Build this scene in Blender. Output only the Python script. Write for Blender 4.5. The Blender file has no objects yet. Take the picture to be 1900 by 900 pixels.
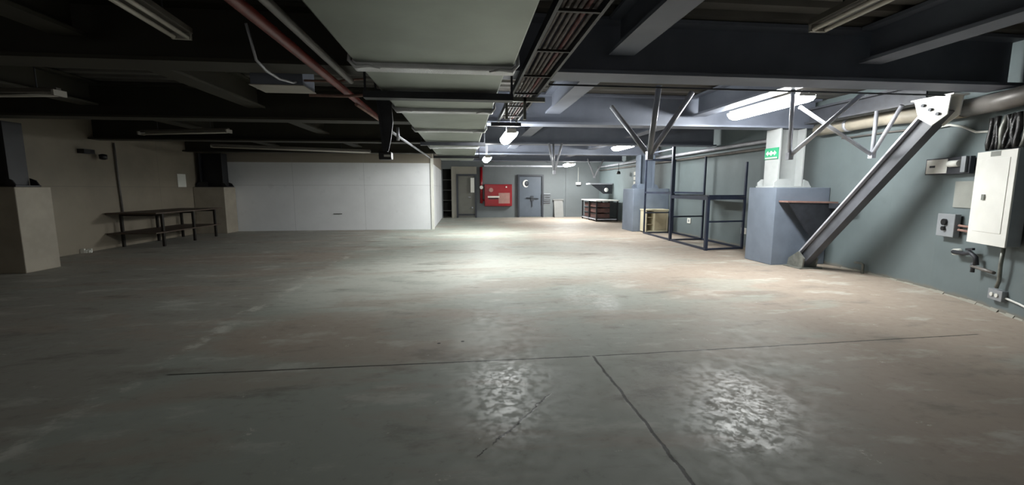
import bpy, bmesh, math, random
from mathutils import Vector, Matrix
C = bpy.context.scene
COL = C.collection
PI = math.pi
random.seed(7)

# ---------------------------------------------------------------- camera, world, exposure
cam_d = bpy.data.cameras.new('camera'); cam = bpy.data.objects.new('camera', cam_d); COL.objects.link(cam)
cam_d.sensor_fit = 'HORIZONTAL'; cam_d.sensor_width = 36.0; cam_d.lens = 36.0 * 800 / 1900
cam_d.clip_start = 0.05; cam_d.clip_end = 200
cam.location = (0, 0, 1.5)
cam.rotation_euler = (math.radians(90 - 7.125), 0, math.radians(-6.229))
C.camera = cam
w = bpy.data.worlds.new('world'); C.world = w; w.use_nodes = True
bg = w.node_tree.nodes['Background']; bg.inputs[0].default_value = (1.0, 0.97, 0.9, 1); bg.inputs[1].default_value = 0.036
C.view_settings.view_transform = 'Standard'; C.view_settings.look = 'None'
C.view_settings.gamma = 1.0; C.view_settings.use_curve_mapping = False
C.view_settings.exposure = 2.2
LAMP = 30.0          # emission of the lit tubes' diffusers

# ---------------------------------------------------------------- materials
def s2l(c): return tuple(((v/255)/12.92 if v/255 <= .04045 else ((v/255+.055)/1.055)**2.4) for v in c)
class NT:
    def __init__(s, name):
        s.m = bpy.data.materials.new(name); s.m.use_nodes = True; s.t = s.m.node_tree
        s.b = s.t.nodes['Principled BSDF']; s._co = None
    def n(s, kind, **kw):
        nd = s.t.nodes.new(kind)
        for k, v in kw.items(): setattr(nd, k, v)
        return nd
    def put(s, sock, v):
        if hasattr(v, 'links') or isinstance(v, bpy.types.NodeSocket): s.t.links.new(v, sock)
        else: sock.default_value = v
    def co(s):
        if s._co is None: s._co = s.n('ShaderNodeTexCoord').outputs['Object']
        return s._co
    def math(s, op, a, b=0.0, c=None, clamp=False):
        nd = s.n('ShaderNodeMath', operation=op, use_clamp=clamp)
        s.put(nd.inputs[0], a); s.put(nd.inputs[1], b)
        if c is not None: s.put(nd.inputs[2], c)
        return nd.outputs[0]
    def noise(s, scale, detail=4, rough=.55, vec=None, stretch=None, dist=0.0):
        v = vec or s.co()
        if stretch:
            mp = s.n('ShaderNodeMapping'); s.put(mp.inputs['Vector'], v); mp.inputs['Scale'].default_value = stretch; v = mp.outputs[0]
        nd = s.n('ShaderNodeTexNoise'); s.put(nd.inputs['Vector'], v)
        nd.inputs['Scale'].default_value = scale; nd.inputs['Detail'].default_value = detail
        nd.inputs['Roughness'].default_value = rough; nd.inputs['Distortion'].default_value = dist
        return nd.outputs['Fac']
    def ramp(s, f, lo, hi, a=0.0, b=1.0):
        nd = s.n('ShaderNodeMapRange', interpolation_type='SMOOTHSTEP')
        s.put(nd.inputs[0], f); nd.inputs[1].default_value = lo; nd.inputs[2].default_value = hi
        nd.inputs[3].default_value = a; nd.inputs[4].default_value = b
        return nd.outputs[0]
    def mix(s, f, a, b):
        nd = s.n('ShaderNodeMix', data_type='RGBA')
        s.put(nd.inputs[0], f)
        for i, v in ((6, a), (7, b)):
            if isinstance(v, tuple): v = (*v[:3], 1)
            s.put(nd.inputs[i], v)
        return nd.outputs[2]
    def bump(s, h, strength=.3, dist=.01):
        nd = s.n('ShaderNodeBump'); nd.inputs['Strength'].default_value = strength; nd.inputs['Distance'].default_value = dist
        s.put(nd.inputs['Height'], h); s.t.links.new(nd.outputs[0], s.b.inputs['Normal'])

def paint(name, rgb, rough=.5, metal=0.0, var=.18, scale=3.0, bump=.08):
    k = NT(name); c = s2l(rgb)
    f = k.ramp(k.noise(scale, 5), .3, .7)
    dk = tuple(v*(1-var) for v in c); lt = tuple(min(1, v*(1+var*.6)) for v in c)
    k.put(k.b.inputs['Base Color'], k.mix(f, dk, lt))
    k.b.inputs['Roughness'].default_value = rough; k.b.inputs['Metallic'].default_value = metal
    if bump: k.bump(k.noise(scale*14, 3), bump, .004)
    return k.m
def glow(name, rgb, strength):
    k = NT(name)
    k.b.inputs['Base Color'].default_value = (.9, .9, .9, 1)
    k.b.inputs['Emission Color'].default_value = (*s2l(rgb), 1); k.b.inputs['Emission Strength'].default_value = strength
    f = k.noise(2.0, 1); k.put(k.b.inputs['Roughness'], k.ramp(f, 0, 1, .3, .4))
    return k.m

def floor_mat():
    k = NT('worn_concrete'); co = k.co()
    sp = k.n('ShaderNodeSeparateXYZ'); k.put(sp.inputs[0], co); X, Y = sp.outputs[0], sp.outputs[1]
    big = k.noise(.33, 5, .6, dist=.4); mid = k.noise(1.4, 6, .65, stretch=(.7, 1.6, 1)); fine = k.noise(9, 6, .7); spk = k.noise(38, 3, .7)
    green = s2l((158, 162, 153)); brown = s2l((161, 148, 135)); pale = s2l((196, 197, 188)); dark = s2l((112, 109, 100)); left = s2l((154, 152, 143))
    def blob(x, y, rx, ry, soft=.6):                 # an irregular stain or patch around a place on the floor
        ex = k.math('POWER', k.math('MULTIPLY', k.math('SUBTRACT', X, x), 1/rx), 2.0)
        ey = k.math('POWER', k.math('MULTIPLY', k.math('SUBTRACT', Y, y), 1/ry), 2.0)
        r = k.math('ADD', k.math('ADD', ex, ey), k.math('MULTIPLY', k.math('SUBTRACT', mid, .5), 2.6))
        return k.ramp(r, 1.0+soft, 1.0-soft)
    wobx = k.math('ADD', X, k.math('MULTIPLY', k.math('SUBTRACT', mid, .5), 1.0))
    side = k.ramp(k.math('ADD', X, k.math('MULTIPLY', k.math('SUBTRACT', big, .5), 6.0)), .6, 3.4)
    c = k.mix(side, green, brown)
    c = k.mix(k.ramp(k.math('ADD', wobx, 2.62), .12, -.12), c, left)              # old paint left of the scraped line
    c = k.mix(k.math('MULTIPLY', blob(-.9, 4.5, 1.7, .85), .8), c, brown)
    c = k.mix(k.math('MULTIPLY', blob(-4.6, 9.8, 2.6, .8), .6), c, brown)
    c = k.mix(k.math('MULTIPLY', blob(-1.2, 7.2, 1.5, 1.9), .75), c, pale)  # pale worn paint, with the brighter light there painted in
    c = k.mix(k.math('MULTIPLY', blob(1.5, 9.5, 3.0, 2.2), .55), c, pale)  # wider worn area, also lightened to paint in the lighting
    c = k.mix(k.math('MULTIPLY', blob(1.6, 5.6, 1.3, .7), .7), c, green)
    c = k.mix(k.math('MULTIPLY', blob(.15, 4.3, .30, .55), .65), c, pale)
    c = k.mix(k.math('MULTIPLY', blob(4.1, 5.6, .5, .22), .45), c, dark)
    m2 = k.noise(.8, 6, .6, stretch=(.5, 1.5, 1), dist=.5)
    c = k.mix(k.ramp(m2, .50, .62, 0, .55), c, brown)
    c = k.mix(k.ramp(m2, .44, .34, 0, .5), c, green)
    c = k.mix(k.ramp(mid, .54, .68, 0, .55), c, pale)
    c = k.mix(k.ramp(mid, .46, .30, 0, .6), c, dark)
    c = k.mix(k.ramp(fine, .56, .72, 0, .30), c, dark)
    # scraped whitish band where an old wall line ran
    wob = k.math('MULTIPLY', k.math('SUBTRACT', k.noise(1.6, 5, .7), .5), .55)
    d = k.math('ABSOLUTE', k.math('ADD', k.math('ADD', X, 2.62), wob))
    band = k.math('MULTIPLY', k.ramp(d, .11, .02), k.ramp(k.noise(2.6, 5, .7), .48, .62))
    band = k.math('MULTIPLY', band, k.ramp(Y, 13.0, 8.0))
    c = k.mix(k.math('MULTIPLY', band, .75), c, s2l((205, 205, 195)))
    # pale flakes
    fl = k.math('MULTIPLY', k.ramp(k.noise(3.2, 6, .75), .63, .68), k.ramp(spk, .45, .6))
    c = k.mix(k.math('MULTIPLY', fl, .7), c, s2l((214, 210, 200)))
    # control joints and cracks
    jw = k.math('MULTIPLY', k.math('SUBTRACT', k.noise(4.5, 5, .7), .5), .05)
    def seg(ax, ay, bx, by, wid, amp=1.0):
        L = math.hypot(bx-ax, by-ay); ux, uy = (bx-ax)/L, (by-ay)/L
        px = k.math('SUBTRACT', X, ax); py = k.math('SUBTRACT', Y, ay)
        dist = k.math('ADD', k.math('MULTIPLY', px, -uy), k.math('MULTIPLY', py, ux))
        dist = k.math('ABSOLUTE', k.math('ADD', dist, k.math('MULTIPLY', jw, amp)))
        along = k.math('ADD', k.math('MULTIPLY', px, ux), k.math('MULTIPLY', py, uy))
        ends = k.math('MULTIPLY', k.ramp(along, 0, .05), k.ramp(along, L, L-.05))
        return k.math('MULTIPLY', k.ramp(dist, wid, wid*.35), ends)
    cr = seg(-2.45, 3.62, 1.13, 3.63, .015, .35)
    for a in ((1.13, 3.63, 5.3, 3.77, .013, .5), (1.13, 3.66, 1.15, .6, .017, .9), (.13, 2.36, .62, 2.97, .010, 2.2), (.03, 2.25, .13, 2.36, .006, 2.5)):
        cr = k.math('MAXIMUM', cr, seg(*a))
    def spot(x, y, r):
        dd = k.math('ADD', k.math('POWER', k.math('SUBTRACT', X, x), 2.0), k.math('POWER', k.math('SUBTRACT', Y, y), 2.0))
        return k.ramp(k.math('SQRT', dd), r, r*.6)
    for a in ((-.27, 4.11, .022), (-.04, 4.14, .022)): cr = k.math('MAXIMUM', cr, spot(*a))
    c = k.mix(k.math('MULTIPLY', cr, .92), c, s2l((38, 35, 30)))
    k.put(k.b.inputs['Base Color'], c)
    flake = k.noise(15, 7, .78, dist=.2)
    worn = k.math('MAXIMUM', blob(.35, 3.05, .5, .6, .7), blob(1.75, 2.75, .6, .6, .7))      # places polished by traffic
    worn = k.math('MAXIMUM', worn, blob(1.7, 5.65, .35, .7, .7))
    shiny = k.math('MULTIPLY', worn, k.ramp(flake, .44, .54))
    rg = k.math('ADD', k.math('SUBTRACT', .60, k.math('MULTIPLY', shiny, .22)), k.ramp(fine, .35, .65, -.05, .10))
    k.put(k.b.inputs['Roughness'], rg)
    k.b.inputs['Specular IOR Level'].default_value = .35
    h = k.math('ADD', k.math('MULTIPLY', fine, .35), k.math('ADD', k.math('MULTIPLY', flake, .12), k.math('MULTIPLY', cr, -2.0)))
    k.bump(h, .16, .005)
    return k.m

def wall_mat(name, rgb, seams=None, bottom=None, var=.12, top=None):
    k = NT(name); c0 = s2l(rgb); co = k.co()
    f = k.noise(.7, 5, .6); g = k.noise(3.5, 5, .65)
    c = k.mix(k.ramp(f, .35, .65), tuple(v*(1-var) for v in c0), tuple(min(1, v*(1+var*.5)) for v in c0))
    c = k.mix(k.ramp(g, .60, .75, 0, .3), c, tuple(v*.7 for v in c0))
    sp = k.n('ShaderNodeSeparateXYZ'); k.put(sp.inputs[0], co)
    if bottom:
        wv = k.math('ADD', sp.outputs[2], k.math('MULTIPLY', k.math('SUBTRACT', g, .5), .12))
        c = k.mix(k.ramp(wv, .07, .02, 0, .8), c, s2l(bottom))
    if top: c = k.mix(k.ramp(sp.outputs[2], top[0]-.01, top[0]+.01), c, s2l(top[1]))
    if seams:
        for ax, pos in seams:
            d = k.math('ABSOLUTE', k.math('SUBTRACT', sp.outputs[ax], pos))
            c = k.mix(k.ramp(d, .010, .004, 0, .45), c, tuple(v*.45 for v in c0))
    k.put(k.b.inputs['Base Color'], c); k.b.inputs['Roughness'].default_value = .6
    k.bump(k.noise(24, 4), .12, .004)
    return k.m

M = {}
M['floor'] = floor_mat()
M['deck'] = paint('ceiling_deck', (92, 90, 86), .7, 0, .25, 1.2)
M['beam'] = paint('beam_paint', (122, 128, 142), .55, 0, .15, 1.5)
M['beam_shaded'] = paint('shaded_beam_olive', (50, 48, 39), .6, 0, .2, 1.5)  # beams on the unlit left, shade put into their colour
M['beam_dark'] = paint('brace_paint', (84, 86, 92), .5, 0, .2, 3)
M['wall_right'] = wall_mat('blue_grey_wall', (103, 114, 116), bottom=(120, 116, 106))
M['wall_back'] = wall_mat('grey_wall', (106, 112, 114))
M['wall_left'] = wall_mat('beige_wall', (134, 125, 110), seams=[(1, 13.9), (1, 9.6), (2, 1.55)])
M['wall_mid'] = wall_mat('white_panel_wall', (228, 230, 232), seams=[(2, 1.62), (0, -3.6), (0, -6.05)], var=.05, top=(2.42, (150, 142, 130)))  # darker top band paints in the shadow along the upper edge
M['cream_wall'] = wall_mat('cream_plaster', (144, 141, 130))
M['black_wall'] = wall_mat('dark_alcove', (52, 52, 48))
M['ped'] = paint('pedestal_grey', (112, 122, 136), .55, 0, .12, 2.5)
M['ped_beige'] = paint('pedestal_beige', (156, 148, 134), .6, 0, .12, 2.5)
M['shaft'] = paint('column_grey', (176, 180, 180), .5, 0, .1, 2.5)
M['shaft_shaded'] = paint('column_grey_shaded', (30, 31, 35), .5, 0, .2, 2.5)  # grey column steel with the left side's shade put into the colour
M['duct'] = paint('duct_sheet', (140, 146, 138), .42, .8, .12, 1.8, .05)
M['foil'] = paint('foil_tape', (236, 238, 242), .22, .3, .10, 7, .9)
M['red_pipe'] = paint('red_pipe', (122, 48, 40), .45, 0, .25, 4)
M['grey_pipe'] = paint('grey_pipe', (120, 116, 112), .45, .2, .2, 4)
M['steel'] = paint('white_steel', (190, 192, 200), .4, .3, .15, 5)
M['dark'] = paint('dark_metal', (52, 54, 60), .5, .2, .25, 6)
M['rack'] = paint('rack_paint', (44, 51, 68), .45, .2, .2, 6)
M['black'] = paint('black_plastic', (24, 24, 26), .4, 0, .3, 8)
M['white'] = paint('white_enamel', (232, 232, 226), .35, 0, .05, 3, .02)
M['cream'] = paint('cream_board', (214, 206, 178), .55, 0, .08, 3)
M['creamin'] = paint('cream_shade', (176, 164, 136), .6, 0, .1, 3)
M['red'] = paint('hose_red', (140, 18, 28), .3, 0, .15, 3)
M['pinkpanel'] = paint('faded_glass', (166, 126, 118), .25, 0, .12, 4)
M['door'] = paint('door_grey', (84, 92, 102), .45, 0, .1, 2)
M['doorolive'] = paint('door_olive', (104, 104, 96), .5, 0, .1, 2)
M['frame'] = paint('door_frame', (44, 48, 55), .5, 0, .15, 3)
M['greyplate'] = paint('grey_plate', (142, 144, 138), .6, 0, .1, 4)
M['box'] = paint('box_grey', (148, 152, 156), .45, .2, .1, 5)
M['tabletop'] = paint('brown_board', (82, 68, 58), .6, 0, .25, 3)
M['leg'] = paint('dark_leg', (40, 36, 32), .55, .1, .2, 4)
M['green'] = paint('sign_green', (24, 160, 110), .4, 0, .05, 3, 0)
M['crate'] = paint('brown_crate', (78, 52, 48), .6, 0, .3, 6)
M['pipe_beige'] = paint('insulated_pipe', (176, 168, 152), .5, 0, .18, 3, .2)
M['rust'] = paint('rusty_edge', (150, 118, 108), .6, .1, .25, 8)
M['galv'] = paint('galvanised', (132, 134, 128), .45, .5, .25, 9)
M['paper'] = paint('paper', (222, 222, 214), .8, 0, .04, 3, 0)
M['cable'] = paint('cable_jacket', (92, 80, 76), .6, 0, .4, 12)
M['redcable'] = paint('red_cable', (112, 50, 48), .6, 0, .3, 12)
M['tube_off'] = paint('unlit_tube', (204, 200, 190), .25, 0, .05, 3, 0)
M['fix'] = paint('fixture_white', (170, 166, 158), .5, 0, .1, 3)
M['housing'] = paint('old_housing', (96, 92, 86), .5, 0, .15, 3)
M['lamp'] = glow('lit_diffuser', (250, 252, 250), LAMP*.85)
M['lamp_far'] = glow('far_diffuser', (250, 252, 250), LAMP*1.7)
M['lamp_new'] = glow('bright_diffuser', (250, 252, 250), LAMP*1.5)
M['wrap'] = paint('black_wrap', (38, 38, 38), .18, 0, .5, 9, .9)
M['board'] = paint('grey_board', (120, 120, 117), .6, 0, .08, 3)

# ---------------------------------------------------------------- mesh helpers
class MB:
    def __init__(s): s.bm = bmesh.new()
    def hexa(s, p):                                   # 8 points: bottom loop 0-3, top loop 4-7
        v = [s.bm.verts.new(q) for q in p]
        for f in ((3,2,1,0),(4,5,6,7),(0,1,5,4),(1,2,6,5),(2,3,7,6),(3,0,4,7)): s.bm.faces.new([v[i] for i in f])
        return s
    def box(s, x0, x1, y0, y1, z0, z1):
        return s.hexa([(x0,y0,z0),(x1,y0,z0),(x1,y1,z0),(x0,y1,z0),(x0,y0,z1),(x1,y0,z1),(x1,y1,z1),(x0,y1,z1)])
    def slab(s, p0, p1, z0, z1, d):                   # upright box: front edge p0-p1, going d towards the right wall
        t = Vector((p1[0]-p0[0], p1[1]-p0[1])).normalized(); n = Vector((-t.y, t.x))*d
        a, b = Vector(p0), Vector(p1); c, e = b+n, a+n
        q = [a, b, c, e]
        return s.hexa([(v.x, v.y, z0) for v in q] + [(v.x, v.y, z1) for v in q])
    def prism(s, pts, off):                           # planar polygon swept by the vector off
        o = Vector(off); a = [s.bm.verts.new(p) for p in pts]; b = [s.bm.verts.new(Vector(p)+o) for p in pts]
        n = len(pts); s.bm.faces.new(a[::-1]); s.bm.faces.new(b)
        for i in range(n): s.bm.faces.new([a[i], a[(i+1)%n], b[(i+1)%n], b[i]])
        return s
    def tube(s, pts, r, seg=10, cap=True):
        pts = [Vector(p) for p in pts]; rings = []; ref = None
        for i, p in enumerate(pts):
            t = (pts[min(i+1, len(pts)-1)] - pts[max(i-1, 0)]).normalized()
            if ref is None: ref = Vector((0,0,1)) if abs(t.z) < .9 else Vector((1,0,0))
            u = t.cross(ref).normalized(); v = t.cross(u).normalized(); ref = -v if v.length else ref
            ref = u.cross(t)
            rr = r[i] if isinstance(r, (list, tuple)) else r
            rings.append([s.bm.verts.new(p + (u*math.cos(2*PI*k/seg) + v*math.sin(2*PI*k/seg))*rr) for k in range(seg)])
        for a, b in zip(rings, rings[1:]):
            for k in range(seg): f = s.bm.faces.new([a[k], a[(k+1)%seg], b[(k+1)%seg], b[k]]); f.smooth = True
        if cap: s.bm.faces.new(rings[0][::-1]); s.bm.faces.new(rings[-1])
        return s
    def bar(s, a, b, w, h, up=(0,0,1)):               # rectangular bar from a to b
        a, b = Vector(a), Vector(b); t = (b-a).normalized(); up = Vector(up)
        if abs(t.dot(up)) > .95: up = Vector((1,0,0))
        u = t.cross(up).normalized(); v = u.cross(t).normalized(); u *= w/2; v *= h/2
        return s.hexa([a-u-v, a+u-v, b+u-v, b-u-v, a-u+v, a+u+v, b+u+v, b-u+v])
    def lathe(s, prof, c, axis=2, seg=20):
        c = Vector(c); rings = []
        for r, h in prof:
            ring = []
            for k in range(seg):
                a, b = r*math.cos(2*PI*k/seg), r*math.sin(2*PI*k/seg)
                q = {2: (a, b, h), 1: (a, h, b), 0: (h, a, b)}[axis]
                ring.append(s.bm.verts.new(c + Vector(q)))
            rings.append(ring)
        for a, b in zip(rings, rings[1:]):
            for k in range(seg): f = s.bm.faces.new([a[k], a[(k+1)%seg], b[(k+1)%seg], b[k]]); f.smooth = True
        s.bm.faces.new(rings[0]); s.bm.faces.new(rings[-1])
        return s
    def build(s, name, mat, parent=None, bevel=0.0):
        bmesh.ops.recalc_face_normals(s.bm, faces=s.bm.faces)
        org = Vector((0,0,0)); p = parent
        while p is not None: org += p.location; p = p.parent
        if parent is None:
            xs = [v.co for v in s.bm.verts]
            org = Vector((sum(v.x for v in xs)/len(xs), sum(v.y for v in xs)/len(xs), min(v.z for v in xs)))
        bmesh.ops.translate(s.bm, verts=s.bm.verts, vec=-org)
        me = bpy.data.meshes.new(name); s.bm.to_mesh(me); s.bm.free()
        o = bpy.data.objects.new(name, me); COL.objects.link(o)
        me.materials.append(mat if not isinstance(mat, str) else M[mat])
        if parent is None: o.location = org
        else: o.parent = parent
        if bevel:
            b = o.modifiers.new('bevel', 'BEVEL'); b.width = bevel; b.segments = 2; b.limit_method = 'ANGLE'
        return o
def tag(o, label, cat, group=None):
    o['label'] = label; o['category'] = cat
    if group: o['group'] = group
    return o
def thing(name, label, cat, loc, group=None):
    o = bpy.data.objects.new(name, None); o.empty_display_size = .1; COL.objects.link(o); o.location = loc
    return tag(o, label, cat, group)
def struct(name, mb, mat, parent=None, bevel=0):
    o = mb.build(name, mat, parent, bevel)
    if parent is None:
        o['kind'] = 'structure'
        # keep the mesh in world coordinates so the seams in its material fall where they belong
        o.data.transform(Matrix.Translation(o.location)); o.location = (0,0,0)
    return o

# ---------------------------------------------------------------- the room
YB = 22.6; XL = -8.95; ZC = 3.25
struct('floor', MB().box(-10, 8.2, -2.5, 25.2, -.2, 0), 'floor')
WR = [(7.15, 25.0), (7.15, 7.4), (7.08, 6.5), (6.9, 5.6), (6.63, 4.8), (6.3, 4.1), (5.95, 3.5), (5.3, 2.6), (4.9, 1.6), (4.8, -2.5)]
mb = MB()
mb.prism([(x, y, 0) for x, y in WR] + [(8.0, -2.5, 0), (8.0, 25.0, 0)], (0, 0, ZC))
struct('wall_right', mb, 'wall_right')
struct('wall_left', MB().box(XL-.2, XL, -2.5, 16.35, 0, ZC), 'wall_left')
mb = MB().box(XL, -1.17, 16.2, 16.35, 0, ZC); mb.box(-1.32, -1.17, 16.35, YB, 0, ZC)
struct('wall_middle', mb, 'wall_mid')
tag(MB().box(-4.72, -4.42, 16.185, 16.199, .58, .605).build('wall_slot', 'black'), 'small dark slot low on the white partition wall', 'slot')
struct('trim_1', MB().box(-1.23, -1.13, 16.17, 16.27, 0, 2.6), 'paper')
# back wall with its doorway into the dark store
mb = MB().box(-1.17, -1.12, YB, YB+.2, 0, ZC); mb.box(-1.12, -.67, YB, YB+.2, 2.5, ZC); mb.box(-.67, 1.0, YB, YB+.2, 2.62, ZC)
mb.box(1.0, 7.15, YB, YB+.2, 0, ZC); mb.box(.62, 1.0, YB, YB+.2, 0, 2.62)
struct('wall_back', mb, 'wall_back')
mb = MB().box(-.67, -.42, YB-.1, YB+.2, 0, 2.62); mb.box(-.42, .62, YB-.1, YB+.2, 2.24, 2.62)
struct('trim_2', mb, 'cream_wall')
mb = MB().box(-2.2, .4, YB+1.7, YB+1.8, 0, ZC); mb.box(-2.3, -2.2, YB+.2, YB+1.8, 0, ZC); mb.box(.4, .5, YB+.2, YB+1.8, 0, ZC)
struct('wall_alcove', mb, 'black_wall')
# ceiling: ribbed steel deck, ribs across the hall
mb = MB(); prof = []; y = -2.5
while y < 25.0:
    prof += [(y, ZC), (y+.14, ZC), (y+.17, ZC+.05), (y+.27, ZC+.05)]; y += .3
v0 = [mb.bm.verts.new((-10, a, b)) for a, b in prof]; v1 = [mb.bm.verts.new((8.2, a, b)) for a, b in prof]
for i in range(len(prof)-1): mb.bm.faces.new([v0[i], v0[i+1], v1[i+1], v1[i]])
mb.box(-10, 8.2, -2.5, 25.2, ZC+.06, ZC+.2)
struct('ceiling', mb, 'deck')
# door 1: olive door in dark frame
def door(n, x0, x1, ztop, mat, fr):
    d = bpy.data.objects.new('door_%d' % n, None); COL.objects.link(d); d.location = ((x0+x1)/2, YB, 0); d['kind'] = 'structure'
    f = MB().box(x0, x0+.09, YB-.14, YB+.05, 0, ztop); f.box(x1-.09, x1, YB-.14, YB+.05, 0, ztop); f.box(x0+.09, x1-.09, YB-.14, YB+.05, ztop-.09, ztop)
    f.build('door_frame', fr, d)
    MB().box(x0+.09, x1-.09, YB-.06, YB-.01, .03, ztop-.09).build('door_leaf', mat, d, .006)
    MB().box(x0+.09, x1-.09, YB-.16, YB, .0, .025).build('threshold', 'galv', d)
    return d
d1 = door(1, -.42, .62, 2.24, 'doorolive', 'frame')
MB().tube([(.30, YB-.06, 1.06), (.30, YB-.13, 1.06), (.18, YB-.14, 1.06)], .02).build('handle', 'steel', d1)
MB().lathe([(.0, -.10), (.045, -.09), (.045, -.06)], (.38, YB-.02, .52), 1).build('floor_bolt', 'steel', d1)
MB().box(.31, .5, YB-.15, YB-.145, 1.3, 2.05).build('notice_strip', 'paper', d1)
MB().box(-.33, .53, YB-.09, YB-.07, .12, .2).build('kick_plate', 'dark', d1)
d2 = door(2, 2.75, 4.12, 2.22, 'door', 'frame')
b = MB().tube([(3.2, YB-.12, 1.02), (3.86, YB-.12, .98)], .022); b.bar((3.52, YB-.09, .85), (3.52, YB-.09, 1.12), .14, .06, (0,1,0))
b.bar((3.52, YB-.09, .55), (3.52, YB-.09, .85), .05, .04, (0,1,0)); b.build('panic_bar', 'frame', d2)
c = MB().lathe([(.02, 0), (.17, 0), (.17, -.012), (.02, -.012)], (3.17, YB-.064, 1.76), 1, 28); c.build('round_sign', 'frame', d2)
cres = []
for i in range(13): a = math.radians(60+240*i/12); cres.append((3.19+.17*math.cos(a), YB-.082, 1.76+.19*math.sin(a)))
for i in range(13): a = math.radians(300-240*i/12); cres.append((3.235+.12*math.cos(a), YB-.082, 1.76+.145*math.sin(a)))
q = MB()
for i in range(12):
    q.prism([cres[i], cres[i+1], cres[24-i], cres[25-i]], (0, .006, 0))
q.build('sign_crescent', 'white', d2)
MB().box(4.0, 4.035, YB-.1, YB-.06, .62, 1.2).build('edge_plate', 'black', d2)
struct('trim_3', MB().box(5.32, 5.40, YB-.06, YB, 0, 2.62), 'wall_back')
struct('trim_4', MB().box(1.0, 5.4, YB-.08, YB, 2.62, 2.70), 'steel')
# rough mortar fillet at the foot of the right wall
mb = MB(); pts = WR[1:8]; prev = None
for i in range(len(pts)-1):
    (ax, ay), (bx, by) = pts[i], pts[i+1]
    for j in range(6):
        t0, t1 = j/6, (j+1)/6; r = .012+.022*random.random()
        mb.prism([(ax+(bx-ax)*t0, ay+(by-ay)*t0, 0), (ax+(bx-ax)*t0-r, ay+(by-ay)*t0, 0), (ax+(bx-ax)*t0, ay+(by-ay)*t0, r)], ((bx-ax)/6, (by-ay)/6, 0))
struct('baseboard_right', mb, 'cream_wall')

# ---------------------------------------------------------------- ceiling steel
def ibeam(mb, axis, a0, a1, c, zb, zt, wf, tf=.035, tw=.03):
    def B(u0, u1, z0, z1):
        if axis == 0: mb.box(a0, a1, u0, u1, z0, z1)
        else: mb.box(u0, u1, a0, a1, z0, z1)
    B(c-wf/2, c+wf/2, zb, zb+tf); B(c-tw/2, c+tw/2, zb+tf, zt-tf); B(c-wf/2, c+wf/2, zt-tf, zt)
    return mb
YBEAM = [4.68, 8.2, 11.75, 15.25, 18.9]
blab = ['dark grey steel cross beam nearest the viewer, above the first hanging struts',
        'grey steel cross beam over the pedestal with the green exit sign',
        'grey steel cross beam over the middle of the metal rack',
        'grey steel cross beam above the far column and the cream cabinet',
        'grey steel cross beam farthest back, near the red hose cabinet']
for i, (yb, l) in enumerate(zip(YBEAM, blab)):
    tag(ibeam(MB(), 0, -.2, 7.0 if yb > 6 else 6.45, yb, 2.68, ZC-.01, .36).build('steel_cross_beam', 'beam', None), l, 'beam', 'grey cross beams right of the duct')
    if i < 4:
        l2 = ['nearest shaded olive cross beam left of the duct', 'shaded olive cross beam left of the duct, second from the viewer', 'shaded olive cross beam left of the duct, third from the viewer', 'shaded olive cross beam just before the white partition wall'][i]
        tag(ibeam(MB(), 0, XL+.01, -.21, yb, 2.68, ZC-.01, .36).build('steel_cross_beam', 'beam_shaded', None), l2, 'beam', 'shaded olive cross beams left of the duct')
JX = [(-6.1, 'on the far left'), (-3.5, 'left of the red pipe'), (1.62, 'right of the cable tray'), (4.45, 'over the right hand lit lamps')]
bays = ['nearest, cut by top edge', 'second bay from the viewer', 'third bay from the viewer', 'fourth bay from the viewer', 'fifth bay from the viewer', 'against the back wall']
ys = [-2.3] + YBEAM + [YB]
for jx, where in JX:
    for i in range(6):
        if jx < -1.2 and i > 3: continue
        y0 = ys[i] + (.19 if i else 0); y1 = ys[i+1] - (.19 if i < 5 else .01)
        tag(ibeam(MB(), 1, y0, y1, jx, 2.86, ZC-.01, .27).build('ceiling_joist', 'beam' if jx > 0 else 'beam_shaded'), '%s ceiling joist %s, %s' % ('grey' if jx > 0 else 'shaded olive', where, bays[i]), 'joist', 'lengthwise ceiling joists')
tag(ibeam(MB(), 1, 5.62, 7.7, 6.5, 2.70, 2.98, .22).build('edge_beam', 'dark'), 'grey steel edge beam above the beige pipe along the right wall', 'beam')
t = MB().tube([(.95, 4.95, 2.66), (6.0, 4.97, 2.66)], .010)
tag(t.build('thin_rod', 'dark'), 'thin dark rod running just behind the nearest cross beam', 'rod')

# hanging V struts
def vstrut(node, tops, label, mat='steel', r=.028, cat='strut'):
    t = thing('hanging_strut', label, cat, (node[0], node[1], node[2]), 'V shaped struts hanging from the beams')
    for p in tops: MB().tube([node, p], r, 10).build('strut_tube', mat, t)
    MB().bar((node[0], node[1], node[2]-.05), (node[0], node[1], node[2]+.05), .07, .07).build('node_plate', mat, t)
    return t
vstrut((2.25, 5.15, 1.90), [(2.28, 5.02, 2.70), (2.17, 6.34, 2.69), (2.84, 5.3, 2.69)], 'pale steel V strut with three tubes, hanging before the rack', 'steel', .034)
vstrut((4.58, 5.75, 1.955), [(4.56, 5.75, 2.86), (5.0, 5.11, 2.69)], 'pale steel strut hanging in front of the exit sign column')
vstrut((6.33, 6.2, 2.02), [(6.36, 6.22, 2.69), (4.92, 6.04, 2.69), (6.26, 5.74, 2.69)], 'pale steel V strut beside the top of the inclined brace')
def near(x, y, Z): return (x, y, Z)
vstrut((2.35, 11.3, 1.93), [(2.2, 11.3, 2.68), (2.37, 11.55, 2.68), (2.55, 11.3, 2.68)], 'small grey strut hanging above the far grey door')
vstrut((5.35, 17.6, 1.98), [(5.05, 17.6, 2.72), (5.4, 18.7, 2.72), (5.75, 17.6, 2.72)], 'small pale strut hanging above the white topped bench')
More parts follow.
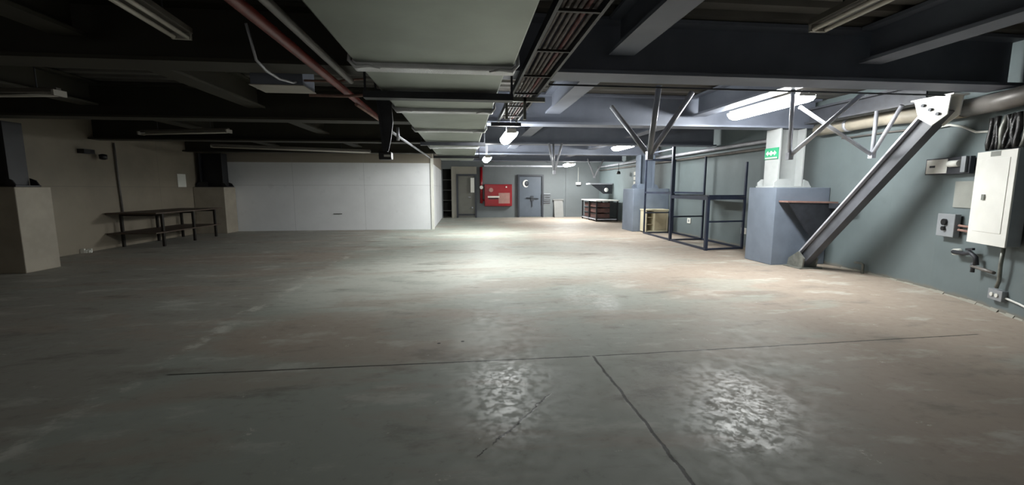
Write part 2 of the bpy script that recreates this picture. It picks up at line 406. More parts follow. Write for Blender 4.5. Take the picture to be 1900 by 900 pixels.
# dark strut beside the duct
t = thing('hanging_bracket', 'dark steel hanging bracket with a small flood light, left of the duct', 'bracket', (-.86, 5.2, 1.88))
MB().prism([(-.98, 5.15, 2.66), (-.86, 5.15, 2.62), (-.81, 5.15, 2.42), (-.80, 5.15, 2.25), (-.83, 5.15, 2.05), (-.86, 5.15, 1.93), (-.89, 5.15, 1.92), (-.94, 5.15, 2.3)], (0, .03, 0)).build('side_plate', 'dark', t)
MB().bar((-.97, 5.2, 2.69), (-.90, 5.2, 1.92), .05, .10, (0,1,0)).build('upright', 'dark', t)
MB().bar((-.96, 5.16, 2.63), (-.87, 5.16, 2.63), .04, .10, (0,1,0)).build('cross_plate', 'grey_pipe', t)
MB().box(-.995, -.955, 5.18, 5.22, 2.64, ZC).build('ceiling_rod', 'dark', t)
fl = t
MB().box(-.97, -.83, 5.14, 5.28, 1.83, 1.919).build('flood_light', 'black', fl, .01)['label'] = 'small black flood light at the foot of the bracket'
MB().prism([(-.91, 5.132, 1.885), (-.84, 5.132, 1.885), (-.84, 5.132, 1.86), (-.91, 5.132, 1.86)], (0, .01, 0)).build('flood_light_lens', 'white', fl)

# ---------------------------------------------------------------- duct
ZD = 2.42
t = thing('air_duct', 'long grey sheet metal air duct with foil taped joints under the ceiling', 'duct', (-.2, 7, ZD))
cuts = [(-2.3, 3.42, -.79, .385), (3.50, 5.24, -.775, .335), (5.32, 7.0, -.76, .325), (7.08, 9.9, -.755, .31), (9.98, 14.6, -.745, .30)]
for y0, y1, x0, x1 in cuts:
    MB().box(x0, x1, y0, y1, ZD, 2.665).build('duct_section', 'duct', t, .012)
for y0, x0, x1 in ((3.40, -.81, .40), (5.22, -.79, .35), (6.98, -.775, .34), (9.88, -.77, .325)):
    j = MB().box(x0, x1, y0, y0+.14, ZD-.034, 2.668).build('foil_joint', 'foil', t, .012)
    for xa, dx in ((x0, 1), (x1, -1)):
        MB().tube([(xa-.012*dx, y0+.02, 2.56), (xa-.016*dx, y0-.006, ZD+.01), (xa+.03*dx, y0-.010, ZD-.036), (xa+.12*dx, y0-.004, ZD-.026), (xa+.2*dx, y0+.02, ZD-.037)], [.010, .014, .016, .012, .006], 8).build('tape_fold', 'foil', j)
MB().box(-.72, .28, 14.58, 15.0, ZD+.03, 2.64).build('duct_end', 'foil', t, .02)
for y, x0, x1 in ((4.34, -.93, .48), (8.8, -.85, .42), (12.4, -.85, .42)):
    m = MB().box(x0, x1, y-.06, y+.06, ZD-.075, ZD-.012)
    m.box(x0, x0+.02, y-.01, y+.01, ZD-.012, ZC-.02); m.box(x1-.02, x1, y-.01, y+.01, ZD-.012, ZC-.02)
    m.build('trapeze_hanger', 'dark', t)

# ---------------------------------------------------------------- pipes by the duct
tag(MB().tube([(-1.33, -2.3, 2.6), (-1.33, 7.1, 2.6)], .04, 12).build('red_pipe', 'red_pipe'), 'red fire pipe running overhead left of the duct', 'pipe')
tag(MB().tube([(-1.17, -2.3, 2.62), (-1.17, 4.85, 2.62)], .032, 12).build('grey_pipe', 'grey_pipe'), 'grey brown pipe running between the red pipe and the duct', 'pipe')
tag(MB().tube([(-1.3, 5.6, 2.52), (-1.24, 7.2, 2.52)], .02, 10).build('pale_conduit', 'rust'), 'pale pinkish conduit under the far end of the red pipe', 'pipe')
tag(MB().tube([(-1.71, 5.06, 2.66), (-1.35, 5.06, 2.66), (-1.25, 5.0, 2.665), (-1.05, 4.92, 2.66)], .012, 8).build('cross_conduit', 'rust'), 'thin reddish conduit crossing below the pipes, upper of two', 'pipe')
tag(MB().tube([(-1.71, 5.2, 2.535), (-1.3, 5.2, 2.535), (-1.15, 5.22, 2.55), (-1.03, 5.2, 2.57)], .016, 8).build('cross_conduit', 'rust'), 'thin reddish conduit crossing below the pipes, lower of two', 'pipe')
tag(MB().tube([(-1.9, 4.25, 2.95), (-1.9, 4.40, 2.68), (-1.89, 4.58, 2.63), (-1.86, 4.8, 2.61), (-1.80, 4.98, 2.62), (-1.78, 5.03, 2.64)], .014, 8).build('bent_conduit', 'steel'), 'pale bent conduit hooking down beside the red pipe', 'conduit')
t = thing('junction_cabinet', 'grey metal box with a pale underside hung left of the red pipe', 'box', (-1.98, 5.22, 2.60))
MB().box(-2.26, -1.72, 5.05, 5.43, 2.61, 2.84).build('body', 'beam', t, .006)
MB().box(-2.27, -1.71, 5.04, 5.44, 2.60, 2.608).build('bottom_plate', 'fix', t)
MB().box(-2.2, -2.17, 5.2, 5.23, 2.845, ZC-.01).build('hanger_rod', 'dark', t); MB().box(-1.81, -1.78, 5.2, 5.23, 2.845, ZC-.01).build('hanger_rod', 'dark', t)
tag(MB().tube([(-1.02, 6.4, 2.3), (-1.05, 13.8, 2.45)], .022, 8).build('wall_conduit', 'steel'), 'shiny conduit running back along the left edge of the duct', 'pipe')
tag(MB().tube([(-.93, 6.4, 2.18), (-.93, 6.4, 2.36)], .022, 8).build('pipe_stub', 'steel'), 'short white pipe stub beside the dark hanging bracket', 'pipe')

# cable tray
t = thing('cable_tray', 'dark ladder cable tray running overhead right of the duct', 'cable tray', (.72, 4, 2.62))
for x in (.58, .88): MB().box(x-.012, x+.012, -2.3, 7.45, 2.60, 2.67).build('rail', 'dark', t)
for i in range(12): MB().box(.592, .868, -2.0+i*.8, -1.975+i*.8, 2.602, 2.62).build('rung', 'leg', t)
cc = []
for i in range(6):
    x0 = .622+.0425*i; pts = []
    y = -2.2
    while y < 7.4: pts.append((x0+.004*math.sin(y*1.3+i*2), y, 2.645+.005*math.sin(y*2+i))); y += .35
    tag(MB().tube(pts, .016, 7).build('cable', 'redcable' if i == 4 else 'cable'), 'reddish cable lying in the overhead cable tray' if i == 4 else 'dull brown cable lying in the overhead cable tray', 'cable', 'reddish cable in the overhead tray' if i == 4 else 'brown cables in the overhead tray')
t = thing('hanging_bracket', 'pale perforated steel hanger at the cable tray near the lit lamp', 'bracket', (.62, 5.35, 2.25))
for x in (.50, .72):
    m = MB()
    m.box(x, x+.03, 5.3, 5.36, 2.33, 2.59); m.build('hanger_plate', 'galv', t)
MB().box(.46, .98, 5.30, 5.36, 2.54, 2.59).build('cross_channel', 'galv', t)
MB().box(.45, .95, 7.3, 7.38, 2.53, 2.59).build('far_channel', 'dark', t)

# ---------------------------------------------------------------- lamps
def lit_lamp(x, y, z, L, label, wdt=.20, hang=None, along=1, mat='lamp'):
    t = thing('fluorescent_lamp', label, 'lamp', (x, y, z), 'lit fluorescent lamps')
    P = lambda u, v, h: (x+u, y+v, z+h) if along else (x+v, y+u, z+h)
    w2 = wdt/2
    prof = [(-w2, .035), (-w2*.95, .0), (-w2*.7, -.045), (-w2*.3, -.07), (w2*.3, -.07), (w2*.7, -.045), (w2*.95, .0), (w2, .035)]
    a = P(0, L, 0); o = Vector(a) - Vector((x, y, z))
    MB().prism([P(u, -L/2, h) for u, h in prof], o).build('diffuser', mat, t)
    MB().prism([P(u, -L/2, h) for u, h in ((-w2*.8, .037), (w2*.8, .037), (w2*.6, .085), (-w2*.6, .085))], o).build('housing', 'fix', t)
    for s in (-1, 1):
        v = s*(L/2); MB().prism([P(u, v, h) for u, h in ((-w2*.9, .01), (w2*.9, .01), (w2*.6, .087), (-w2*.6, .087))], Vector(P(0, s*.025, 0)) - Vector((x, y, z))).build('end_cap', 'fix', t)
    for s in (-.35, .35):
        MB().tube([P(0, s*L, .086), P(0, s*L, (hang or 2.85)-z)], .008, 6).build('hanging_rod', 'steel', t)
    return t
lit_lamp(4.87, 6.70, 2.80, 1.65, 'large lit fluorescent lamp hanging nearest on the right, before the exit sign', .30, ZC-.01)
lit_lamp(.82, 8.15, 2.44, 1.15, 'lit fluorescent lamp at the end of the overhead cable tray', .22, ZC-.01, 1, 'lamp')
lit_lamp(4.98, 13.4, 2.80, 1.3, 'lit fluorescent lamp above the stretch of floor left of the cream cabinet', .30, ZC-.01)
lit_lamp(.74, 14.35, 2.45, 1.15, 'lit fluorescent lamp glowing beside the far end of the air duct', .24, ZC-.01, 1, 'lamp_new')
lit_lamp(4.95, 20.4, 2.62, 1.0, 'lit fluorescent lamp glowing farthest right, above the leaning board', .36, ZC-.01, 1, 'lamp_far')
def batten(p0, p1, label, tubes=2, gap=.085, ztop=ZC-.01):
    a, b = Vector(p0), Vector(p1); mid = (a+b)/2; t = thing('fluorescent_batten', label, 'lamp', mid, 'unlit fluorescent battens')
    d = (b-a).normalized(); u = d.cross(Vector((0,0,1))).normalized(); up = Vector((0,0,1))
    MB().bar(a+up*.06, b+up*.06, .06+gap*(tubes-1)*1.5, .05).build('housing', 'housing', t, .004)
    for i in range(tubes):
        o = u*gap*(i-(tubes-1)/2)*1.3
        MB().tube([a+o+d*.02, b+o-d*.02], .019, 10).build('tube', 'tube_off', t)
    for e in (a, b):
        MB().bar(e+up*.02-u*(gap*.9), e+up*.02+u*(gap*.9), .03, .07).build('lamp_holder', 'fix', t)
    for s in (.2, .8):
        c = a+(b-a)*s; MB().tube([c+up*.086, (c.x, c.y, ztop)], .007, 6).build('hanging_rod', 'dark', t)
    return t
batten((-2.36, 3.0, 2.83), (-2.48, 4.32, 2.83), 'unlit twin tube lamp at the top left edge of view')
batten((3.0, 2.35, 2.86), (3.06, 3.62, 2.86), 'unlit twin tube lamp at the top right edge of view')
batten((-6.2, 6.15, 2.62), (-4.85, 5.95, 2.62), 'thin unlit single tube lamp at the left edge over the near pedestal', 1)
batten((-6.9, 10.3, 2.66), (-4.85, 9.75, 2.66), 'thin unlit single tube lamp above the long brown table', 1)
batten((-7.1, 13.3, 2.67), (-2.95, 14.3, 2.63), 'long unlit tube lamp just before the white partition', 2)

# ---------------------------------------------------------------- columns
def column(label, x0, x1, y0, y1, h, pm, sx0, sx1, sy0, sy1, sm):
    t = thing('support_column', label, 'column', ((x0+x1)/2, (y0+y1)/2, 0), 'steel columns on concrete pedestals')
    MB().box(x0, x1, y0, y1, 0, h).build('pedestal', pm, t, .012)
    cy = (sy0+sy1)/2
    m = MB().box(sx0, sx0+.035, sy0, sy1, h+.03, 2.675); m.box(sx1-.035, sx1, sy0, sy1, h+.03, 2.675); m.box(sx0+.035, sx1-.035, cy-.02, cy+.02, h+.03, 2.675)
    m.build('steel_shaft', sm, t, .004)
    MB().box(sx0-.12, sx1+.14, sy0-.06, sy1+.06, h, h+.03).build('base_plate', sm, t, .004)
    for yy in (sy0-.05, sy1+.03):
        m = MB().prism([(sx0-.1, yy, h+.03), (sx0+.26, yy, h+.03), (sx0+.26, yy, h+.15), (sx0+.22, yy, h+.17), (sx0-.02, yy, h+.17), (sx0-.1, yy, h+.10)], (0, .022, 0))
        m.build('gusset', sm, t)
        m = MB().prism([(sx1-.02, yy, h+.03), (sx1+.13, yy, h+.03), (sx1+.08, yy, h+.12), (sx1-.02, yy, h+.16)], (0, .022, 0))
        m.build('gusset', sm, t)
    return t
c1 = column('grey pedestal with pale steel column carrying the green exit sign', 5.99, 7.14, 7.8, 8.6, 1.52, 'ped', 6.17, 6.72, 8.02, 8.42, 'shaft')
column('blue grey pedestal and column behind the cream cabinet', 5.84, 7.14, 14.55, 15.55, 1.50, 'ped', 6.15, 6.7, 14.8, 15.2, 'ped')
column('beige pedestal and shaded dark column at the left edge of view', XL+.01, -7.78, 8.45, 9.12, 1.53, 'ped_beige', -8.7, -7.98, 8.6, 8.95, 'shaft_shaded')
column('beige pedestal and shaded dark column beside the white partition', XL+.01, -7.98, 15.45, 16.18, 1.55, 'ped_beige', -8.8, -8.08, 15.62, 15.98, 'shaft_shaded')
# exit sign
t = thing('exit_sign', 'green exit sign with white arrow figure on the pale column', 'sign', (6.155, 8.22, 2.08))
MB().box(6.15, 6.165, 8.03, 8.41, 2.09, 2.31).build('plate', 'green', t)
g = MB()
def sx(pts): g.prism([(6.148, a, b) for a, b in pts], (-.004, 0, 0))
for s in (-1, 1):
    c = 8.22
    sx([(c+s*.02, 2.185), (c+s*.09, 2.185), (c+s*.09, 2.155), (c+s*.15, 2.205), (c+s*.09, 2.255), (c+s*.09, 2.225), (c+s*.02, 2.225)])
sx([(8.235, 2.16), (8.205, 2.16), (8.20, 2.25), (8.24, 2.25)])
g.build('arrow_symbol', 'white', t)
MB().box(6.146, 6.15, 8.05, 8.39, 2.10, 2.125).build('caption_strip', 'paper', t)

# ---------------------------------------------------------------- inclined brace
t = thing('inclined_brace', 'heavy grey steel channel leaning from floor up to the right beams', 'brace', (6.5, 7.75, 0))
a = Vector((6.44, 7.53, .14)); b_ = Vector((6.37, 5.27, 2.60)); d = (b_-a).normalized(); nrm = Vector((0, d.z, -d.y))
u = Vector((1, 0, 0))
def beamseg(off_u, off_n, wu, wn, name, mat):
    m = MB(); p, q = a+u*off_u+nrm*off_n, b_+u*off_u+nrm*off_n
    du, dn = u*wu/2, nrm*wn/2
    m.hexa([p-du-dn, p+du-dn, p+du+dn, p-du+dn, q-du-dn, q+du-dn, q+du+dn, q-du+dn]); m.build(name, mat, t, .003)
beamseg(0, 0, .024, .20, 'web', 'beam_dark')
beamseg(0, .115, .155, .030, 'upper_flange', 'steel')
beamseg(0, -.115, .155, .030, 'lower_flange', 'beam_dark')
m = MB().box(6.22, 6.68, 7.32, 7.76, 0, .02); m.build('foot_plate', 'galv', t)
for x in (6.29, 6.56): MB().prism([(x, 7.36, .02), (x, 7.74, .02), (x, 7.71, .16), (x, 7.47, .32), (x, 7.33, .2)], (.03, 0, 0)).build('foot_cheek', 'galv', t)
m = MB()
for x in (6.245, 6.425): m.prism([(x, 5.10, 2.70), (x, 5.56, 2.70), (x, 5.48, 2.46), (x, 5.30, 2.34), (x, 5.12, 2.46)], (.018, 0, 0))
m.box(6.235, 6.47, 5.06, 5.60, 2.70, 2.72); m.build('head_bracket', 'white', t)
for yy, zz in ((5.22, 2.48), (5.32, 2.55), (5.42, 2.62)): MB().lathe([(.022, -.03), (.022, 0), (.012, .0)], (6.245, yy, zz), 0, 8).build('bolt', 'dark', t)
# gusset shelf on the front of the pedestal
t = thing('bracket_shelf', 'dark triangular steel bracket shelf behind the inclined brace', 'shelf', (6.6, 7.6, .45))
MB().prism([(6.06, 7.55, 1.27), (7.1, 7.55, 1.25), (7.1, 7.55, 1.22), (6.06, 7.55, 1.24)], (0, .24, 0)).build('top_plate', 'rust', t)
MB().prism([(6.09, 7.57, 1.238), (7.08, 7.57, 1.218), (6.82, 7.57, .55), (6.68, 7.57, .47)], (0, .03, 0)).build('gusset_plate', 'dark', t)
MB().box(6.9, 7.12, 7.10, 7.54, 1.13, 1.22).build('side_channel', 'dark', t)
t = thing('bracket_shelf', 'small triangular bracket shelf on the wall above the white topped bench', 'shelf', (6.6, 20.5, 1.35))
MB().box(5.95, 7.1, 20.3, 20.9, 1.70, 1.76).build('top_plate', 'steel', t)
MB().prism([(6.02, 20.32, 1.698), (7.08, 20.32, 1.698), (7.08, 20.32, 1.25), (6.65, 20.32, 1.25)], (0, .03, 0)).build('gusset_plate', 'dark', t)
MB().lathe([(.0, -.03), (.1, -.03), (.1, .0)], (6.78, 20.31, 1.44), 1, 14).build('round_cap', 'white', t)

# ---------------------------------------------------------------- right wall services
t = thing('large_pipe', 'large beige insulated pipe along the top of the right wall', 'pipe', (6.85, 6.5, 2.6))
MB().tube([(6.95, 8.02, 2.64), (6.92, 6.6, 2.65), (6.77, 5.72, 2.58)], .112, 18).build('pipe_run', 'pipe_beige', t)
MB().tube([(6.77, 5.72, 2.58), (6.725, 5.5, 2.57), (6.62, 5.2, 2.555)], .119, 18).build('elbow', 'pipe_beige', t)
MB().tube([(6.62, 5.2, 2.555), (6.41, 4.66, 2.54), (6.04, 3.95, 2.54)], .112, 18).build('pipe_end', 'grey_pipe', t)
for p in ((6.935, 7.3, 2.645),): MB().tube([(p[0], p[1]-.03, p[2]), (p[0], p[1]+.03, p[2])], .122, 18).build('pipe_clamp', 'steel', t)
tag(MB().tube([(7.10, 7.6, 2.44), (7.06, 6.7, 2.44), (6.9, 5.75, 2.40)], .014, 8).build('thin_pipe', 'grey_pipe'), 'thin pale pipe below the beige pipe on the right wall', 'pipe')
tag(MB().tube([(6.90, 5.78, 2.39), (6.84, 5.55, 2.395), (6.78, 5.34, 2.34), (6.71, 5.12, 2.24), (6.64, 4.9, 2.22)], .016, 8).build('white_hose', 'white'), 'white curved hose high on the wall left of the electrical panel', 'hose')
# electrical panel
fp0, fp1 = (6.475, 4.865), (6.20, 4.285)
t = thing('electrical_panel', 'large white electrical panel box on the right wall', 'electrical panel', (6.45, 4.5, .83))
MB().slab(fp0, fp1, .83, 1.94, .13).build('cabinet_body', 'box', t, .006)
fd = Vector((fp1[0]-fp0[0], fp1[1]-fp0[1], 0)); fn = Vector((-fd.y, fd.x, 0)).normalized()*-1
def onp(s, z, o): return Vector((fp0[0], fp0[1], z)) + fd*s + fn*o
def panelbox(s0, s1, z0, z1, o0, o1, name, mat, par, bev=.003):
    q = [onp(s0, z0, o0), onp(s1, z0, o0), onp(s1, z0, o1), onp(s0, z0, o1)]
    MB().hexa(q + [v + Vector((0, 0, z1-z0)) for v in q]).build(name, mat, par, bev)
panelbox(-.02, 1.02, .82, 1.95, 0, .018, 'front_cover', 'white', t)
panelbox(.12, .88, .97, 1.86, .018, .024, 'door', 'white', t)
panelbox(.30, .38, 1.36, 1.43, .024, .04, 'latch', 'galv', t)
panelbox(.36, .62, 1.885, 1.945, .018, .021, 'label_plate', 'greyplate', t)
# wrapped cables above it
t = thing('wrapped_cables', 'bundle of cables in shiny black plastic wrap above the electrical panel', 'cables', (6.45, 4.6, 1.95))
for i in range(9):
    r0 = random.uniform(.018, .034); lean = random.uniform(-.05, .05)
    pts = [onp(min(.95, max(.05, .08+.105*i+lean*j*.3+.012*math.sin(j*1.3+i*2.2))), 1.968+j*.08, -.05+.012*math.sin(j*1.1+i*1.9)) for j in range(6)]
    MB().tube(pts, [r0*(1+.22*math.sin(j*1.7+i*2.9)) for j in range(6)], 8).build('cable_strand', 'galv' if i in (3, 8) else 'wrap', t)
# isolator box left of the panel
t = thing('junction_box', 'grey open junction box on the wall above the push button box', 'box', (6.75, 5.5, 1.71))
MB().slab((6.86, 5.83), (6.63, 5.08), 1.70, 1.93, .055).build('back_box', 'dark', t, .004)
MB().slab((6.835, 5.80), (6.735, 5.44), 1.715, 1.915, .04).build('cover', 'white', t, .004)
MB().tube([(6.70, 5.38, 1.84), (6.655, 5.22, 1.84)], .045, 12).build('cable_gland', 'white', t)
MB().slab((6.63, 5.19), (6.61, 5.12), 1.72, 1.93, .03).build('end_flange', 'box', t, .002)
MB().slab((6.818, 5.74), (6.79, 5.64), 1.80, 1.83, .02).build('slot', 'black', t)
tag(MB().slab((6.795, 5.355), (6.69, 5.03), 1.24, 1.60, .02).build('wall_plate', 'greyplate', None, .003), 'faded beige plate on the wall between the two grey boxes', 'plate')
t = thing('push_button_box', 'light grey control box with two black buttons on the right wall', 'control box', (6.72, 5.35, .83))
MB().slab((6.765, 5.505), (6.66, 5.20), .83, 1.15, .075).build('body', 'box', t, .008)
q0 = Vector((6.765, 5.505, 0)); qd = Vector((6.66-6.765, 5.20-5.505, 0)); qn = Vector((qd.y, -qd.x, 0)).normalized()
for s, z, r in ((.5, 1.035, .045), (.48, .945, .03)):
    c = q0+qd*s; m = MB(); m.tube([(c.x, c.y, z), (c.x+qn.x*.03, c.y+qn.y*.03, z)], r, 16); m.build('button', 'black', t)
for z, l in ((1.00, 'upper'), (.94, 'lower')):
    tag(MB().tube([(6.70, 5.17, z), (6.60, 4.89, z-.01)], .016, 8).build('red_conduit', 'rust'), 'short red conduit from the button box to the electrical panel, %s of the pair' % l, 'conduit')
# valve and pipe
t = thing('pipe_valve', 'grey metal pipe with valve low on the wall under the electrical panel', 'valve', (6.6, 4.9, .45))
MB().tube([(6.80, 5.16, .64), (6.66, 5.15, .64)], .045, 12).build('inlet_cap', 'paper', t)
MB().tube([(6.66, 5.17, .64), (6.61, 5.0, .64), (6.575, 4.9, .665), (6.55, 4.82, .62), (6.545, 4.80, .52)], .028, 10).build('pipe_body', 'dark', t)
MB().tube([(6.56, 4.86, .50), (6.40, 4.5, .48)], .02, 10).build('outlet_pipe', 'grey_pipe', t)
m = MB().bar((6.60, 4.97, .70), (6.56, 4.86, .72), .03, .03); m.bar((6.58, 4.92, .66), (6.58, 4.92, .71), .02, .02); m.build('valve_handle', 'dark', t)
MB().tube([(6.555, 4.84, .42), (6.555, 4.84, .55)], .022, 8).build('drain', 'dark', t)
# conduit, outlet
tag(MB().tube([(6.37, 4.42, .81), (6.36, 4.42, .60), (6.385, 4.43, .40), (6.39, 4.45, .305)], .02, 8).build('conduit', 'galv'), 'grey conduit dropping from the electrical panel to the outlet box', 'conduit')
t = thing('outlet_box', 'small grey outlet box low on the right wall below the panel', 'outlet', (6.45, 4.5, .14))
MB().slab((6.455, 4.575), (6.365, 4.37), .15, .28, .09).build('box', 'box', t, .004)
for s in (.32, .68):
    x, y = 6.455-.09*s, 4.575-.205*s; MB().tube([(x, y, .215), (x-.012, y+.005, .215)], .024, 12).build('socket', 'paper', t)
tag(MB().tube([(6.40, 4.35, .2), (6.30, 4.15, .185), (6.05, 3.72, .13), (5.8, 3.4, .11)], .012, 8).build('power_cord', 'white'), 'white power cord leaving the outlet box at the right edge', 'cord')
t = thing('pipe_stub', 'small bent pipe stub at the foot of the right wall', 'pipe', (7.0, 6.85, 0))
MB().tube([(7.02, 6.83, 0), (7.02, 6.83, .16), (7.0, 6.86, .185), (6.95, 6.94, .185)], .022, 8).build('stub', 'galv', t)

# wall pipes at the back right
tag(MB().tube([(6.98, 8.9, 2.60), (6.98, 22.3, 2.60)], .05, 10).build('wall_pipe', 'steel'), 'lit pipe along the right wall above the rack, upper of two', 'pipe')
tag(MB().tube([(7.06, 8.9, 2.44), (7.06, 22.3, 2.44)], .035, 10).build('wall_pipe', 'grey_pipe'), 'grey pipe along the right wall above the rack, lower of two', 'pipe')

# ---------------------------------------------------------------- metal rack
t = thing('metal_rack', 'dark blue steel pallet rack frame with one shelf by the right wall', 'rack', (6.4, 11.9, 0))
PA, PB, PD = (5.98, 13.88), (5.90, 11.85), (5.83, 9.86)
QA, QB, QD = (6.98, 13.9), (6.93, 11.95), (6.88, 10.02)
def post(p, z, w_=.05, mat='rack'): MB().box(p[0]-w_/2, p[0]+w_/2, p[1]-w_/2, p[1]+w_/2, 0, z).build('post', mat, t, .003)
post(PA, 2.50); post(PB, 2.68, .072); post(PD, 1.30, .072)
post(QA, 2.45); post(QB, 2.42); post(QD, 2.15)
def rbar(p, q, z, w_=.04, h=.04, name='cross_bar', mat='rack'): MB().bar((p[0], p[1], z), (q[0], q[1], z), w_, h).build(name, mat, t)
for p, q in ((PA, QA), (PB, QB), (PD, QD)): rbar(p, q, .70); rbar(p, q, .03, .05)
for p, q in ((PA, PB), (PB, PD), (QA, QB), (QB, QD)): rbar(p, q, .03, .05, .05, 'floor_rail')
rbar(PA, PB, 1.37, .05, .06, 'shelf_beam'); rbar(QA, QB, 1.37, .05, .06, 'shelf_beam')
rbar(PB, PD, 1.27, .06, .09, 'shelf_beam'); rbar(QB, QD, 1.27, .06, .09, 'shelf_beam')
rbar(PA, QA, 2.44, .05, .06); rbar(PA, PB, 2.62, .04, .04)
rbar(PD, QD, 1.29, .06, .11, 'shelf_beam'); rbar(PB, QB, 1.29, .06, .09, 'shelf_beam'); rbar(PA, QA, 1.37, .05, .05, 'shelf_beam')
for i in range(5):
    f = .1+.2*i
    p = (PB[0]+(QB[0]-PB[0])*f, PB[1]-.02); q = (PD[0]+(QD[0]-PD[0])*f, PD[1]+.1)
    rbar(p, q, 1.30+.008*(i % 2), .16, .03, 'deck_plank', 'dark')
# cream cabinet
t = thing('storage_cabinet', 'cream painted low cabinet with open shelf niche beside the rack', 'cabinet', (6.45, 14.25, 0))
x0, x1, y0, y1, h = 6.1, 6.88, 14.02, 14.5, .80
MB().box(x0-.02, x1+.02, y0-.02, y1+.02, h-.04, h).build('top', 'cream', t, .006)
MB().box(x0+.26, x1, y0, y1, .04, h-.04).build('body', 'cream', t, .004)
m = MB().box(x0, x0+.025, y0, y1, .04, h-.04); m.box(x0+.025, x0+.26, y1-.02, y1, .04, h-.04); m.box(x0+.025, x0+.26, y0, y1-.02, .04, .07); m.build('niche_side', 'cream', t)
for z in (.28, .52): MB().box(x0+.025, x0+.26, y0+.02, y1-.02, z, z+.02).build('niche_shelf', 'creamin', t)
MB().box(x0+.31, x1-.05, y0-.012, y0, .10, h-.09).build('front_panel', 'creamin', t, .004)
MB().box(x0+.02, x1-.02, y0+.03, y1-.02, 0, .04).build('plinth', 'leg', t)
# workbench at the back
t = thing('work_bench', 'dark steel bench with a white top in the back right corner', 'bench', (6.4, 20.2, 0))
bx0, bx1, by0, by1 = 5.93, 7.0, 19.1, 21.5
MB().box(bx0-.03, bx1, by0-.04, by1+.03, .93, .98).build('top', 'white', t, .005)
for x in (bx0+.03, bx1-.06):
    for y in (by0+.03, (by0+by1)/2, by1-.03): MB().box(x-.03, x+.03, y-.03, y+.03, 0, .93).build('leg', 'black', t)
m = MB().box(bx0+.06, bx1-.09, by0+.01, by0+.04, .08, .12); m.box(bx0, bx0+.04, by0+.06, by1-.06, .08, .12); m.build('foot_rail', 'steel', t)
MB().box(bx0+.05, bx1-.05, by0+.07, by1-.07, .125, .15).build('lower_shelf', 'dark', t)
for k in range(3):
    z = .152+k*.25
    for j in range(2):
        ya = by0+.12+j*1.06
        c = thing('crate', 'brown crate inside the white topped bench, %s layer, %s' % (('bottom', 'middle', 'top')[k], ('nearer row' if j == 0 else 'rear row')), 'crate', (6.2, ya+.5, z), 'crates stored under the bench')
        m = MB().box(bx0+.08, bx0+.1, ya, ya+.98, z, z+.2); m.box(bx0+.66, bx0+.68, ya, ya+.98, z, z+.2)
        m.box(bx0+.1, bx0+.66, ya, ya+.02, z, z+.2); m.box(bx0+.1, bx0+.66, ya+.96, ya+.98, z, z+.2); m.box(bx0+.1, bx0+.66, ya+.02, ya+.96, z, z+.02)
        m.build('crate_body', 'crate', c)
        MB().box(bx0+.065, bx0+.08, ya-.01, ya+.99, z+.17, z+.21).build('rim', 'black', c)

# ---------------------------------------------------------------- back wall things
t = thing('hose_cabinet', 'red fire hose cabinet with a faded window on the back wall', 'fire cabinet', (1.72, YB-.2, .6))
hx0, hx1, hy = 1.02, 2.44, YB-.28
MB().box(hx0, hx1, hy, YB-.001, .60, 1.72).build('body', 'red', t, .02)
MB().box(hx0+.06, hx1-.06, hy-.02, hy, .66, 1.66).build('door', 'red', t, .01)
MB().box(hx0+.72, hx1-.12, hy-.03, hy-.02, .74, 1.28).build('window', 'pinkpanel', t)
MB().box(hx0+.16, hx0+.76, hy-.035, hy-.021, 1.04, 1.12).build('lettering_plate', 'paper', t)
MB().box(hx0+.2, hx0+.7, hy-.03, hy-.021, .96, 1.02).build('slot', 'black', t)
MB().tube([(hx0+.33, hy-.02, 1.43), (hx0+.33, hy-.08, 1.43)], .11, 18).build('alarm_button', 'pinkpanel', t)
MB().tube([(hx1-.3, hy-.02, 1.58), (hx1-.3, hy-.05, 1.58)], .04, 12).build('latch', 'paper', t)
t = thing('hose_riser', 'red riser pipe with a white valve cap beside the hose cabinet', 'pipe', (.86, YB-.15, .5))
MB().tube([(.86, YB-.072, 2.6), (.86, YB-.072, .75)], .07, 12).build('pipe', 'red', t)
MB().tube([(.86, YB-.072, 1.56), (.86, YB-.3, 1.56)], .09, 12).build('valve_cap', 'paper', t)
MB().tube([(.86, YB-.072, .9), (1.01, YB-.072, .9)], .05, 10).build('branch', 'red', t)
t = thing('wall_louver', 'dark slatted vent grille right of the far grey door', 'vent', (4.33, YB-.04, .7))
MB().box(4.15, 4.5, YB-.02, YB-.001, .68, 1.24).build('frame', 'box', t)
for i in range(5): MB().box(4.15, 4.5, YB-.06, YB-.021, .73+i*.105, .775+i*.105).build('slat', 'frame', t)
t = thing('leaning_board', 'pale grey board with a lip leaning on the back wall', 'board', (4.9, YB-.2, 0))
MB().prism([(4.68, YB-.32, 0), (5.16, YB-.32, 0), (5.16, YB-.07, .88), (4.68, YB-.07, .88)], (0, -.03, 0)).build('panel', 'board', t, .004)
MB().box(4.63, 5.2, YB-.13, YB-.06, .885, .945).build('lip', 'board', t, .004)
t = thing('hanging_box', 'small white box hanging on a wire on the back wall', 'box', (6.0, YB-.08, 1.7))
MB().box(5.86, 6.12, YB-.12, YB-.001, 1.70, 1.84).build('body', 'white', t, .01)
MB().tube([(5.99, YB-.03, 1.84), (5.99, YB-.03, 2.62)], .012, 6).build('wire', 'paper', t)
MB().box(5.9, 6.08, YB-.11, YB-.02, 1.66, 1.698).build('base', 'dark', t)
t = thing('wall_lamp', 'small dark lamp hanging near the back right corner', 'lamp', (6.75, 19.0, 2.15))
MB().lathe([(.02, .12), (.07, .09), (.09, 0), (.05, -.02)], (6.75, 18.6, 2.15), 2, 14).build('shade', 'black', t)
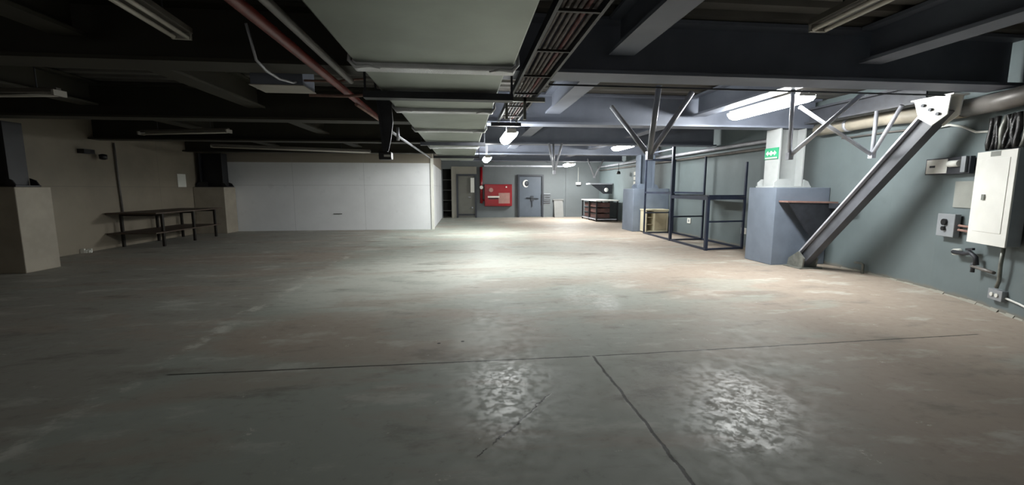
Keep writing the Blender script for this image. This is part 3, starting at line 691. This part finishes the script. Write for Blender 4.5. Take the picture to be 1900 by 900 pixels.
MB().tube([(6.75, 18.6, 2.27), (6.75, 18.6, 2.60)], .012, 6).build('stem', 'dark', t)
for i, (y, z0, z1) in enumerate(((17.6, 2.06, 2.2), (17.6, 1.86, 2.0), (17.6, 1.66, 1.8))):
    tag(MB().box(7.13, 7.149, y-.22, y+.22, z0, z1).build('notice', 'paper'), '%s white notice on the right wall behind the bench column' % ('top', 'middle', 'bottom')[i], 'notice', 'notices on the right wall')
for y, z, l in ((13.1, .48, 'white wall outlet seen through the middle of the rack'), (10.35, .42, 'white wall outlet seen through the near end of the rack')):
    t = thing('wall_outlet', l, 'outlet', (7.14, y, z))
    MB().box(7.125, 7.149, y-.1, y+.1, z-.08, z+.08).build('plate', 'paper', t, .004)
    MB().box(7.121, 7.125, y-.04, y+.04, z-.04, z+.04).build('socket', 'box', t)
# store shelving seen through the dark doorway
t = thing('shelving_unit', 'dark shelving inside the unlit store behind the narrow doorway', 'shelves', (-.9, YB+1.2, 0))
for x in (-1.5, -.3):
    for y in (YB+.95, YB+1.45): MB().box(x-.02, x+.02, y-.02, y+.02, 0, 2.2).build('post', 'dark', t)
for z in (.3, .85, 1.4, 1.95): MB().box(-1.5, -.3, YB+.93, YB+1.47, z, z+.035).build('shelf', 'greyplate', t)

# ---------------------------------------------------------------- left side
t = thing('work_table', 'long dark two tier table along the left wall', 'table', (-8.3, 13.2, 0))
MB().box(-8.9, -7.72, 11.75, 14.75, .86, .895).build('table_top', 'tabletop', t, .004)
MB().box(-8.9, -7.76, 11.75, 14.7, .36, .39).build('lower_shelf', 'tabletop', t, .004)
for y in (12.12, 13.42, 14.5):
    for x in (-8.8, -7.83): MB().box(x-.03, x+.03, y-.03, y+.03, 0, .86).build('leg', 'leg', t, .003)
for y in (12.12, 13.42, 14.5): MB().box(-8.77, -7.86, y-.02, y+.02, .80, .858).build('apron', 'leg', t)
tag(MB().tube([(-8.91, 12.3, 2.66), (-8.91, 12.35, .90)], .024, 8).build('wall_pipe', 'grey_pipe'), 'vertical pipe on the left wall behind the long table', 'pipe')
tag(MB().box(XL+.001, XL+.012, 14.72, 15.12, 1.55, 1.96).build('notice', 'paper'), 'pale notice sheet on the left wall above the table', 'notice')
m = MB()
for i in range(7):
    a = i*.9; x, y = -8.86+.05*math.cos(a*3), 11.1+.07*math.sin(a*2); m.prism([(x-.04, y-.03, 0), (x+.04, y-.02, 0), (x+.02, y+.04, 0), (x-.03, y+.03, 0)], (0, 0, .03+.012*i))
tag(m.build('rubble_pile', 'paper'), 'little heap of white rubble on the floor by the left wall', 'rubble')
t = thing('ceiling_fitting', 'small dark fitting high on the left wall above the near pedestal', 'fitting', (-8.8, 11.4, 2.3))
MB().box(-8.949, -8.8, 11.25, 11.55, 2.32, 2.42).build('bracket', 'black', t)
MB().lathe([(.03, .0), (.08, .02), (.08, .12), (.03, .14)], (-8.78, 11.75, 2.2), 2, 12).build('head', 'black', t)
